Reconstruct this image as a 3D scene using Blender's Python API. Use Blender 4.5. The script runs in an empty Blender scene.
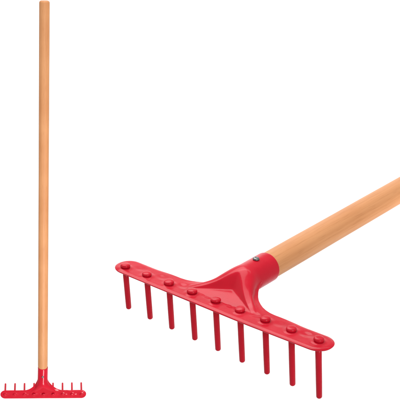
import bpy, bmesh, math, random
from mathutils import Matrix, Vector
random.seed(4)
S = bpy.context.scene
COL = S.collection
MM = 0.001

# ------------------------------------------------------------------ materials
def new_mat(name):
    m = bpy.data.materials.new(name); m.use_nodes = True
    nt = m.node_tree
    return m, nt, nt.nodes, nt.links, nt.nodes['Principled BSDF']

def paint_mat():
    m, nt, N, L, b = new_mat('red_enamel_paint')
    tc = N.new('ShaderNodeTexCoord')
    n1 = N.new('ShaderNodeTexNoise'); n1.inputs['Scale'].default_value = 38; n1.inputs['Detail'].default_value = 5
    r = N.new('ShaderNodeValToRGB')
    r.color_ramp.elements[0].position = 0.3; r.color_ramp.elements[0].color = (PAINT[0]*.92, PAINT[1]*.9, PAINT[2]*.9, 1)
    r.color_ramp.elements[1].position = 0.7; r.color_ramp.elements[1].color = (PAINT[0]*1.04, PAINT[1]*1.1, PAINT[2]*1.1, 1)
    L.new(tc.outputs['Object'], n1.inputs['Vector']); L.new(n1.outputs['Fac'], r.inputs['Fac'])
    L.new(r.outputs['Color'], b.inputs['Base Color'])
    n2 = N.new('ShaderNodeTexNoise'); n2.inputs['Scale'].default_value = 110; n2.inputs['Detail'].default_value = 3
    L.new(tc.outputs['Object'], n2.inputs['Vector'])
    mr = N.new('ShaderNodeMapRange'); mr.inputs['To Min'].default_value = .20; mr.inputs['To Max'].default_value = .36
    L.new(n1.outputs['Fac'], mr.inputs['Value']); L.new(mr.outputs['Result'], b.inputs['Roughness'])
    bp = N.new('ShaderNodeBump'); bp.inputs['Strength'].default_value = .22; bp.inputs['Distance'].default_value = .0012
    L.new(n2.outputs['Fac'], bp.inputs['Height']); L.new(bp.outputs['Normal'], b.inputs['Normal'])
    b.inputs['Coat Weight'].default_value = .20; b.inputs['Coat Roughness'].default_value = .09
    b.inputs['Specular IOR Level'].default_value = .10
    return m

def wood_mat():
    m, nt, N, L, b = new_mat('varnished_beech_wood')
    tc = N.new('ShaderNodeTexCoord')
    mp = N.new('ShaderNodeMapping'); mp.inputs['Scale'].default_value = (170, 1.3, 170)
    L.new(tc.outputs['Object'], mp.inputs['Vector'])
    n1 = N.new('ShaderNodeTexNoise'); n1.inputs['Scale'].default_value = 1.6; n1.inputs['Detail'].default_value = 6; n1.inputs['Distortion'].default_value = .5
    L.new(mp.outputs['Vector'], n1.inputs['Vector'])
    r = N.new('ShaderNodeValToRGB')
    e = r.color_ramp.elements
    e[0].position = .25; e[0].color = (*[WOOD[i]*k for i, k in enumerate((.88, .82, .75))], 1)
    e[1].position = .75; e[1].color = (*[WOOD[i]*k for i, k in enumerate((1.05, 1.07, 1.1))], 1)
    L.new(n1.outputs['Fac'], r.inputs['Fac'])
    # short dark beech flecks that run with the grain
    mp2 = N.new('ShaderNodeMapping'); mp2.inputs['Scale'].default_value = (900, 42, 900)
    L.new(tc.outputs['Object'], mp2.inputs['Vector'])
    n2 = N.new('ShaderNodeTexNoise'); n2.inputs['Scale'].default_value = 1.0; n2.inputs['Detail'].default_value = 2
    L.new(mp2.outputs['Vector'], n2.inputs['Vector'])
    r2 = N.new('ShaderNodeValToRGB')
    r2.color_ramp.elements[0].position = .30; r2.color_ramp.elements[0].color = (.80, .74, .68, 1)
    r2.color_ramp.elements[1].position = .46; r2.color_ramp.elements[1].color = (1, 1, 1, 1)
    L.new(n2.outputs['Fac'], r2.inputs['Fac'])
    mx = N.new('ShaderNodeMix'); mx.data_type = 'RGBA'; mx.blend_type = 'MULTIPLY'; mx.inputs['Factor'].default_value = .5
    L.new(r.outputs['Color'], mx.inputs['A']); L.new(r2.outputs['Color'], mx.inputs['B'])
    # slow drift of tone along the shaft
    n3 = N.new('ShaderNodeTexNoise'); n3.inputs['Scale'].default_value = 9; n3.inputs['Detail'].default_value = 2
    L.new(tc.outputs['Object'], n3.inputs['Vector'])
    r3 = N.new('ShaderNodeValToRGB')
    r3.color_ramp.elements[0].position = .3; r3.color_ramp.elements[0].color = (.88, .80, .72, 1)
    r3.color_ramp.elements[1].position = .7; r3.color_ramp.elements[1].color = (1, 1, 1, 1)
    L.new(n3.outputs['Fac'], r3.inputs['Fac'])
    mx2 = N.new('ShaderNodeMix'); mx2.data_type = 'RGBA'; mx2.blend_type = 'MULTIPLY'; mx2.inputs['Factor'].default_value = 1
    L.new(mx.outputs['Result'], mx2.inputs['A']); L.new(r3.outputs['Color'], mx2.inputs['B'])
    L.new(mx2.outputs['Result'], b.inputs['Base Color'])
    b.inputs['Roughness'].default_value = .5
    b.inputs['Specular IOR Level'].default_value = .35
    bp = N.new('ShaderNodeBump'); bp.inputs['Strength'].default_value = .12; bp.inputs['Distance'].default_value = .0004
    L.new(n2.outputs['Fac'], bp.inputs['Height']); L.new(bp.outputs['Normal'], b.inputs['Normal'])
    return m

def zinc_mat():
    m, nt, N, L, b = new_mat('zinc_plated_steel')
    n = N.new('ShaderNodeTexNoise'); n.inputs['Scale'].default_value = 400
    tc = N.new('ShaderNodeTexCoord'); L.new(tc.outputs['Object'], n.inputs['Vector'])
    r = N.new('ShaderNodeValToRGB')
    r.color_ramp.elements[0].color = (.10, .10, .10, 1); r.color_ramp.elements[1].color = (.30, .29, .28, 1)
    L.new(n.outputs['Fac'], r.inputs['Fac']); L.new(r.outputs['Color'], b.inputs['Base Color'])
    b.inputs['Metallic'].default_value = 1; b.inputs['Roughness'].default_value = .38
    return m

def backdrop_mat():
    m, nt, N, L, b = new_mat('white_studio_paper')
    n = N.new('ShaderNodeTexNoise'); n.inputs['Scale'].default_value = 3
    r = N.new('ShaderNodeValToRGB')
    r.color_ramp.elements[0].color = (.93, .93, .93, 1); r.color_ramp.elements[1].color = (.95, .95, .95, 1)
    L.new(n.outputs['Fac'], r.inputs['Fac']); L.new(r.outputs['Color'], b.inputs['Base Color'])
    b.inputs['Roughness'].default_value = .9; b.inputs['Specular IOR Level'].default_value = 0
    return m

PAINT = (.55, .0065, .022)
WOOD = (.645, .30, .125)
RED, BEECH, ZINC, PAPER = paint_mat(), wood_mat(), zinc_mat(), backdrop_mat()

# ------------------------------------------------------------------ helpers
def obj(name, bm, mat, parent=None, smooth=True, mm=True):
    me = bpy.data.meshes.new(name)
    if mm: bmesh.ops.scale(bm, vec=(MM, MM, MM), verts=bm.verts)
    bmesh.ops.recalc_face_normals(bm, faces=bm.faces)
    for f in bm.faces: f.smooth = smooth
    bm.to_mesh(me); bm.free()
    me.materials.append(mat)
    o = bpy.data.objects.new(name, me); COL.objects.link(o)
    if parent: o.parent = parent
    return o

def lathe(bm, prof, frame, n=32):
    """prof: (radius, height) pairs; revolve round the frame's Z; radius 0 closes to a pole."""
    rings = []
    for r, h in prof:
        if r < 1e-6: rings.append([bm.verts.new(frame @ Vector((0, 0, h)))])
        else: rings.append([bm.verts.new(frame @ Vector((r*math.cos(2*math.pi*i/n), r*math.sin(2*math.pi*i/n), h))) for i in range(n)])
    for a, b in zip(rings, rings[1:]):
        for i in range(n):
            j = (i+1) % n
            if len(a) == 1: bm.faces.new((a[0], b[j], b[i]))
            elif len(b) == 1: bm.faces.new((a[i], a[j], b[0]))
            else: bm.faces.new((a[i], a[j], b[j], b[i]))

def sstep(a, b, x):
    t = min(1, max(0, (x-a)/(b-a))); return t*t*(3-2*t)
def smin(a, b, k):
    h = max(k-abs(a-b), 0)/k
    return min(a, b)-h*h*k*.25
def smax(a, b, k): return -smin(-a, -b, k)

# ------------------------------------------------------------------ the stamped head
HALF, RB = 119.5, 15.5          # end rivet position, half width of the bar
R, Z0, PLATE = 15.8, 7.3, 1.2   # socket radius, socket axis height, plate level
YN = 56.0                       # neck
FL = [(60, 15.5), (54, 16.2), (48, 18.0), (42, 20.8), (36.5, 24.6), (31, 29.2), (26.3, 34.6), (22.3, 40.5), (19.2, 46.5), (17, 52), (16.1, 55.2)]   # flare of the neck
def half_width(y):
    if y <= FL[0][1]: return 60.
    for (x0, y0), (x1, y1) in zip(FL, FL[1:]):
        if y0 <= y <= y1: return x0+(x1-x0)*(y-y0)/(y1-y0)
    return R

def shift(x, k):
    # the row of tines is not quite parallel to the bar: the bar sits further back at one end
    return k*max(0, (50-x)/170)**1.15

def surface(x, y, bend, seed, k):
    ax = abs(x)
    # plate: shallow crown, pressed seats round the tines, dimples between them
    z = PLATE
    edge = max(0, abs(y)-11.0)/4.5 if y < 15.6 else 0
    if ax > HALF: edge = max(edge, (math.hypot(ax-HALF, y)-11)/4.5)
    if y > 0 and ax < HALF: edge *= sstep(58, 98, ax)
    z -= 1.5*max(0, edge)**2
    for i in range(9):
        d = math.hypot(x-(i-4)*30, y+shift(x, k))
        if d < 9: z += .7*(1-sstep(4.5, 9, d))
    for i in range(8):
        cx = (i-3.5)*30+seed[i][0]
        q = ((x-cx)/8.5)**2+((y-3.5)/6.5)**2
        if q < 1: z -= (.75+seed[i][1])*(1-q)**2
    # the neck: the plate swells into the round socket
    if y > 0 and ax < 75:
        s = sstep(-1, 47, y)
        wide = R+18*(1-sstep(4, 54, y))+9*(1-sstep(6, 28, y))
        lo = .78+.22*sstep(30, 56, y)
        q = ax/wide
        prof = (Z0-PLATE)*(1-sstep(lo, lo+.55, q)) + R*math.sqrt(max(0, 1-q*q))
        zo = z + s*prof + math.tan(bend)*y*s
        # three-sided pressed pocket in the neck
        zl = 4.6+.78*ax+1.60*(y-26)
        zb = PLATE+.5+.17*(y-9)
        zr = smax(zl, zb, 1.2)+math.tan(bend)*y*s*.6
        if y < 56:
            z = smin(zo, zr, .9) if zr < zo+2 and zo > z+.3 else zo
        else: z = zo
    return z

def make_head(parent, bend, k, YM, xo):
    bm = bmesh.new()
    seed = [(random.uniform(-1.5, 1.5), random.uniform(-.3, .4)) for _ in range(8)]
    side = []                                            # (x, front, back) for x > R
    for t in (84, 76, 68, 60, 52, 44, 36, 28, 20, 12, 5):
        a = math.radians(t); side.append((HALF+RB*math.sin(a), -RB*math.cos(a), RB*math.cos(a)))
    x = HALF
    while x > 60.5: side.append((x, -RB, RB)); x -= 2.0
    fl = []
    for (x0, y0), (x1, y1) in zip(FL, FL[1:]):
        n = max(2, int(math.hypot(x1-x0, y1-y0)/1.6))
        for i in range(n):
            t = i/n; fl.append((x0+(x1-x0)*t, y0+(y1-y0)*t))
    side += [(a, -RB, b) for a, b in fl]
    side.append((16.0, -RB, 55.7))
    nth = 20
    mid = [(R*math.sin(math.radians(-90+180*i/nth)), -RB, YN) for i in range(nth+1)]
    cols = [(-a, f, b) for a, f, b in side]+mid+[(a, f, b) for a, f, b in reversed(side)]
    N1 = 64
    grid = []
    for (x, f, b) in cols:
        g = []
        for j in range(N1+1):
            y = f+(b-f)*j/N1
            g.append(bm.verts.new((x, y+shift(x, k)*(1-sstep(12, 46, y)), surface(x, y, bend, seed, k))))
        grid.append(g)
    for a, b in zip(grid, grid[1:]):
        for j in range(N1): bm.faces.new((a[j], b[j], b[j+1], a[j+1]))
    # round socket, continuing the middle columns
    off = len(side)
    NR = 16
    tb = math.tan(bend)
    rings = []
    for k in range(1, NR+1):
        y = YN+(YM-YN)*k/NR
        ring = [bm.verts.new((R*math.sin(math.radians(-90+180*i/nth)), y, Z0+R*math.cos(math.radians(-90+180*i/nth))+tb*y)) for i in range(nth+1)]
        rings.append(ring)
    first = [grid[off+i][N1] for i in range(nth+1)]
    prev = first
    for ring in rings:
        for i in range(nth): bm.faces.new((prev[i], prev[i+1], ring[i+1], ring[i]))
        prev = ring
    # underside of the socket
    low_first = [first[-1]]+[bm.verts.new((R*math.sin(math.radians(90+180*i/nth)), YN, Z0+R*math.cos(math.radians(90+180*i/nth))+tb*YN)) for i in range(1, nth)]+[first[0]]
    # the underside closes forward into the hollow of the neck
    prev = low_first
    for yy, sc in ((52, .93), (48, .78), (44, .55), (41, .3)):
        ring = [bm.verts.new((v.co.x*sc, yy, Z0+tb*yy+(v.co.z-Z0-tb*YN)*sc)) for v in low_first]
        for i in range(nth): bm.faces.new((prev[i], ring[i], ring[i+1], prev[i+1]))
        prev = ring
    prev = low_first
    for k in range(1, NR+1):
        y = YN+(YM-YN)*k/NR
        y2 = lambda i: y
        ring = [rings[k-1][-1]]+[bm.verts.new((R*math.sin(math.radians(90+180*i/nth)), y2(i), Z0+R*math.cos(math.radians(90+180*i/nth))+tb*y)) for i in range(1, nth)]+[rings[k-1][0]]
        for i in range(nth): bm.faces.new((prev[i], prev[i+1], ring[i+1], ring[i]))
        prev = ring
    for v in bm.verts: v.co.x += xo*sstep(14, 54, v.co.y)      # socket a little off the middle of the bar
    bm.normal_update()
    o = obj('rake_head', bm, RED, parent)
    # make sure the outside faces up before giving the sheet its thickness
    me = o.data
    p = max(me.polygons, key=lambda q: q.center.y if q.center.z > Z0*MM else -1)
    if p.normal.z < 0: me.flip_normals()
    so = o.modifiers.new('thickness', 'SOLIDIFY'); so.thickness = 1.5*MM; so.offset = -1; so.use_even_offset = False
    sb = o.modifiers.new('smooth', 'SUBSURF'); sb.levels = 1; sb.render_levels = 1
    return o, seed

TINE_L, LEAN = 56.2, math.radians(5.9)
def make_rake(name, label, bend, skew, M, length, cant=0.0, hr=14.3, k=0.0, mouth=97.0, sy=72.0, xo=0.0):
    e = bpy.data.objects.new(name, None); COL.objects.link(e)
    e.empty_display_size = .05
    e.matrix_world = M
    e['label'] = label; e['category'] = 'rake'; e['group'] = 'red garden rakes'
    head, seed = make_head(e, bend, k, mouth, xo)
    for i in range(9):
        x = (i-4)*30.
        ln = TINE_L*(1+skew*x/120)+random.uniform(-.4, .4)
        d = Vector((.6*x/120+random.uniform(-.25, .25), ln*math.sin(LEAN), -ln*math.cos(LEAN)))
        q = d.to_track_quat('Z', 'Y').to_matrix().to_4x4()
        fr = Matrix.Translation((x, 0, 0)) @ q
        L = d.length
        r = 3.05
        prof = [(0, -.3), (r, -.3), (r, .3*L), (r*.985, .7*L), (r*.95, L-2.6)]
        prof += [(r*.95*math.cos(math.radians(t)), L-2.4+2.4*math.sin(math.radians(t))) for t in (15, 30, 45, 60, 75)]+[(0, L)]
        bm = bmesh.new(); lathe(bm, prof, fr, 28)
        tine = obj('tine', bm, RED, e)
        # peened head that holds the tine on the bar
        zt = PLATE+.5
        rr = 5.1+random.uniform(-.15, .2)
        tilt = Matrix.Rotation(random.uniform(-.11, .11), 4, 'X') @ Matrix.Rotation(random.uniform(-.11, .11), 4, 'Y')
        fr2 = Matrix.Translation((x+random.uniform(-.3, .3), 0, zt)) @ tilt
        prof = [(0, -.6), (4.2, -.6), (4.2, .7), (rr*.97, .8), (rr, 1.1), (rr, 2.1), (rr*.97, 2.8), (rr*.90, 3.4), (rr*.76, 3.85), (rr*.52, 4.1), (rr*.26, 4.2), (0, 4.23)]
        hs = random.uniform(.84, 1.0); prof = [(r_, h_*hs if h_ > 1 else h_) for r_, h_ in prof]
        bm = bmesh.new(); lathe(bm, prof, fr2, 32)
        obj('rivet', bm, RED, tine)
    # handle
    ax = Matrix.Translation((0, 0, Z0)) @ Matrix.Rotation(bend, 4, 'X') @ Matrix.Rotation(-math.pi/2, 4, 'X')   # local Z runs along the shaft
    y0 = mouth-51.
    prof = [(0, y0), (11.0, y0), (12.2, y0+1.5)]
    prof += [(13.0, y0+12), (14.0, y0+40), (14.3+.3*(hr-14.3), y0+52), (hr, y0+58)]
    nseg = 24
    for k_ in range(1, nseg): 
        prof.append((hr+random.uniform(-.05, .05), y0+58+(length-8-y0-58)*k_/nseg))
    for t in (0, 12, 24, 36, 48, 60, 72, 82):
        a = math.radians(t); prof.append((hr-6.5+6.5*math.cos(a), length-6.5+6.5*math.sin(a)))
    prof.append((0, length+.15))
    bm = bmesh.new()
    lathe(bm, prof, Matrix.Identity(4), 48)
    # keep the mesh in its own frame (Y along the grain) and place the object
    bmesh.ops.rotate(bm, cent=(0, 0, 0), matrix=Matrix.Rotation(-math.pi/2, 3, 'X'), verts=bm.verts)
    h = obj('handle', bm, BEECH, e)
    h.matrix_local = Matrix.Translation((xo*MM, 0, Z0*MM)) @ Matrix.Rotation(bend, 4, 'X') @ Matrix.Translation((0, .075, 0)) @ Matrix.Rotation(cant, 4, 'Z') @ Matrix.Translation((0, -.075, 0)) @ Matrix.Rotation(random.uniform(0, 6), 4, 'Y')
    # fixing screw on top of the socket
    fr = Matrix.Translation((xo, sy, Z0+R+math.tan(bend)*sy)) @ Matrix.Rotation(bend, 4, 'X')
    prof = [(0, -3), (2.2, -3), (2.2, -.2), (3.3, -.1), (3.5, .6), (3.2, 1.5), (2.4, 2.1), (1.6, 2.35), (1.2, 2.3), (1.0, 1.5), (0, 1.4)]
    bm = bmesh.new(); lathe(bm, prof, fr, 28)
    obj('screw', bm, ZINC, e)
    return e

# ------------------------------------------------------------------ camera
F = 1107.0                                   # focal length in pixels of the 400 px photograph
cam_d = bpy.data.cameras.new('camera'); cam = bpy.data.objects.new('camera', cam_d); COL.objects.link(cam)
cam_d.sensor_width = 36; cam_d.sensor_fit = 'HORIZONTAL'
cam_d.lens = F/400*36; cam_d.clip_start = .02; cam_d.clip_end = 100
PITCH = math.radians(22.1)
MC = Matrix.Translation((0, -1.0, .50)) @ Matrix.Rotation(math.pi/2-PITCH, 4, 'X')
cam.matrix_world = MC
S.camera = cam
CV = Matrix.Diagonal((1, -1, -1, 1))         # x right, y down, z forward

# ------------------------------------------------------------------ near rake
Rn = Matrix(((0.7766316, 0.6298424, 0.0119169), (0.2452594, -0.2848865, -0.9266539), (-0.580251, 0.7225914, -0.3757266)))
Mn = MC @ CV @ (Matrix.Translation(Vector((15.3, 101.0, 1084.5))*MM) @ Rn.to_4x4())
make_rake('garden_rake', 'close-up garden rake whose wooden handle runs out of frame to the right',
          math.radians(.6), .1216, Mn, 1225, 0, 14.3, 5.7, 86.0, 65.5)

# ------------------------------------------------------------------ far rake, upright
D = 3.515
HLEAN = .0046
HLEN = 1237
o = Vector(((43.5-200)/F*D, (394.3-200)/F*D, D))
ray = Vector((o.x, 0, o.z)).normalized()
X = Vector((ray.z, 0, -ray.x))               # square to the line of sight
X = (X+Vector((0, .008, 0))).normalized()
tilt = math.radians(15)
hd = (Vector((0, -math.cos(tilt), 0))-ray*math.sin(tilt)+X*HLEAN).normalized()
X = (X-hd*X.dot(hd)).normalized()
n = X.cross(hd)
bend = math.radians(-8.4)
Y = hd*math.cos(bend)-n*math.sin(bend)
Zv = X.cross(Y)
CANT = math.radians(.9)                      # the shaft sits a touch askew in its socket
Rl = Matrix((X, Y, Zv)).transposed() @ Matrix.Rotation(-CANT, 3, 'Z')
Ml = MC @ CV @ (Matrix.Translation(o) @ Rl.to_4x4())
make_rake('garden_rake', 'whole garden rake standing upright, long wooden handle above small red head',
          bend, .03, Ml, HLEN, CANT, 15.2, 0.0, 97.0, 72.0, -3.8)

# ------------------------------------------------------------------ white studio backdrop
bm = bmesh.new()
prof = [(-8, -3.4), (4.5, -3.4)]
for k in range(1, 17):
    a = math.radians(90*k/16); prof.append((4.5+2.5*math.sin(a), -.9-2.5*math.cos(a)))
prof.append((7, 5))
rows = [[bm.verts.new((x, y, z)) for x in (-9, -3, 3, 9)] for y, z in prof]
for a, b in zip(rows, rows[1:]):
    for i in range(3): bm.faces.new((a[i], a[i+1], b[i+1], b[i]))
bd = obj('backdrop', bm, PAPER, None, True, False)
bd.modifiers.new('thickness', 'SOLIDIFY').thickness = .004
bd['kind'] = 'structure'

# ------------------------------------------------------------------ light: white studio surround and softboxes
w = bpy.data.worlds.new('World'); S.world = w; w.use_nodes = True
bg = w.node_tree.nodes['Background']; bg.inputs['Color'].default_value = (1, 1, 1, 1); bg.inputs['Strength'].default_value = .55
def softbox(name, loc, target, size, power, spread):
    l = bpy.data.lights.new(name, 'AREA'); l.shape = 'RECTANGLE'; l.size, l.size_y = size; l.energy = power; l.spread = math.radians(spread)
    ob = bpy.data.objects.new(name, l); COL.objects.link(ob); ob.location = loc
    ob.rotation_euler = (Vector(target)-Vector(loc)).to_track_quat('-Z', 'Y').to_euler()
    return ob
softbox('softbox_top', (-.3, .55, 1.15), (0, 0, 0), (1.1, 1.1), 11.4, 150)
softbox('softbox_front', (.5, -.3, -1.9), (-.46, 2.05, -.75), (.7, .7), 8, 60)
softbox('softbox_fill', (1.0, -1.7, .6), (.32, .42, 0), (.9, .9), 2.9, 62)
softbox('softbox_low_fill', (1.3, -.2, -1.0), (.5, .65, 0), (.5, .5), 5.5, 50)  # added under-fill, brightens the shaded lower side of the near handle
softbox('softbox_backdrop', (0, 2.5, 4.2), (0, 6.5, -2), (6, 1.5), 260, 140)
S.view_settings.view_transform = 'Standard'; S.view_settings.look = 'None'
S.view_settings.exposure = 0; S.view_settings.gamma = 1
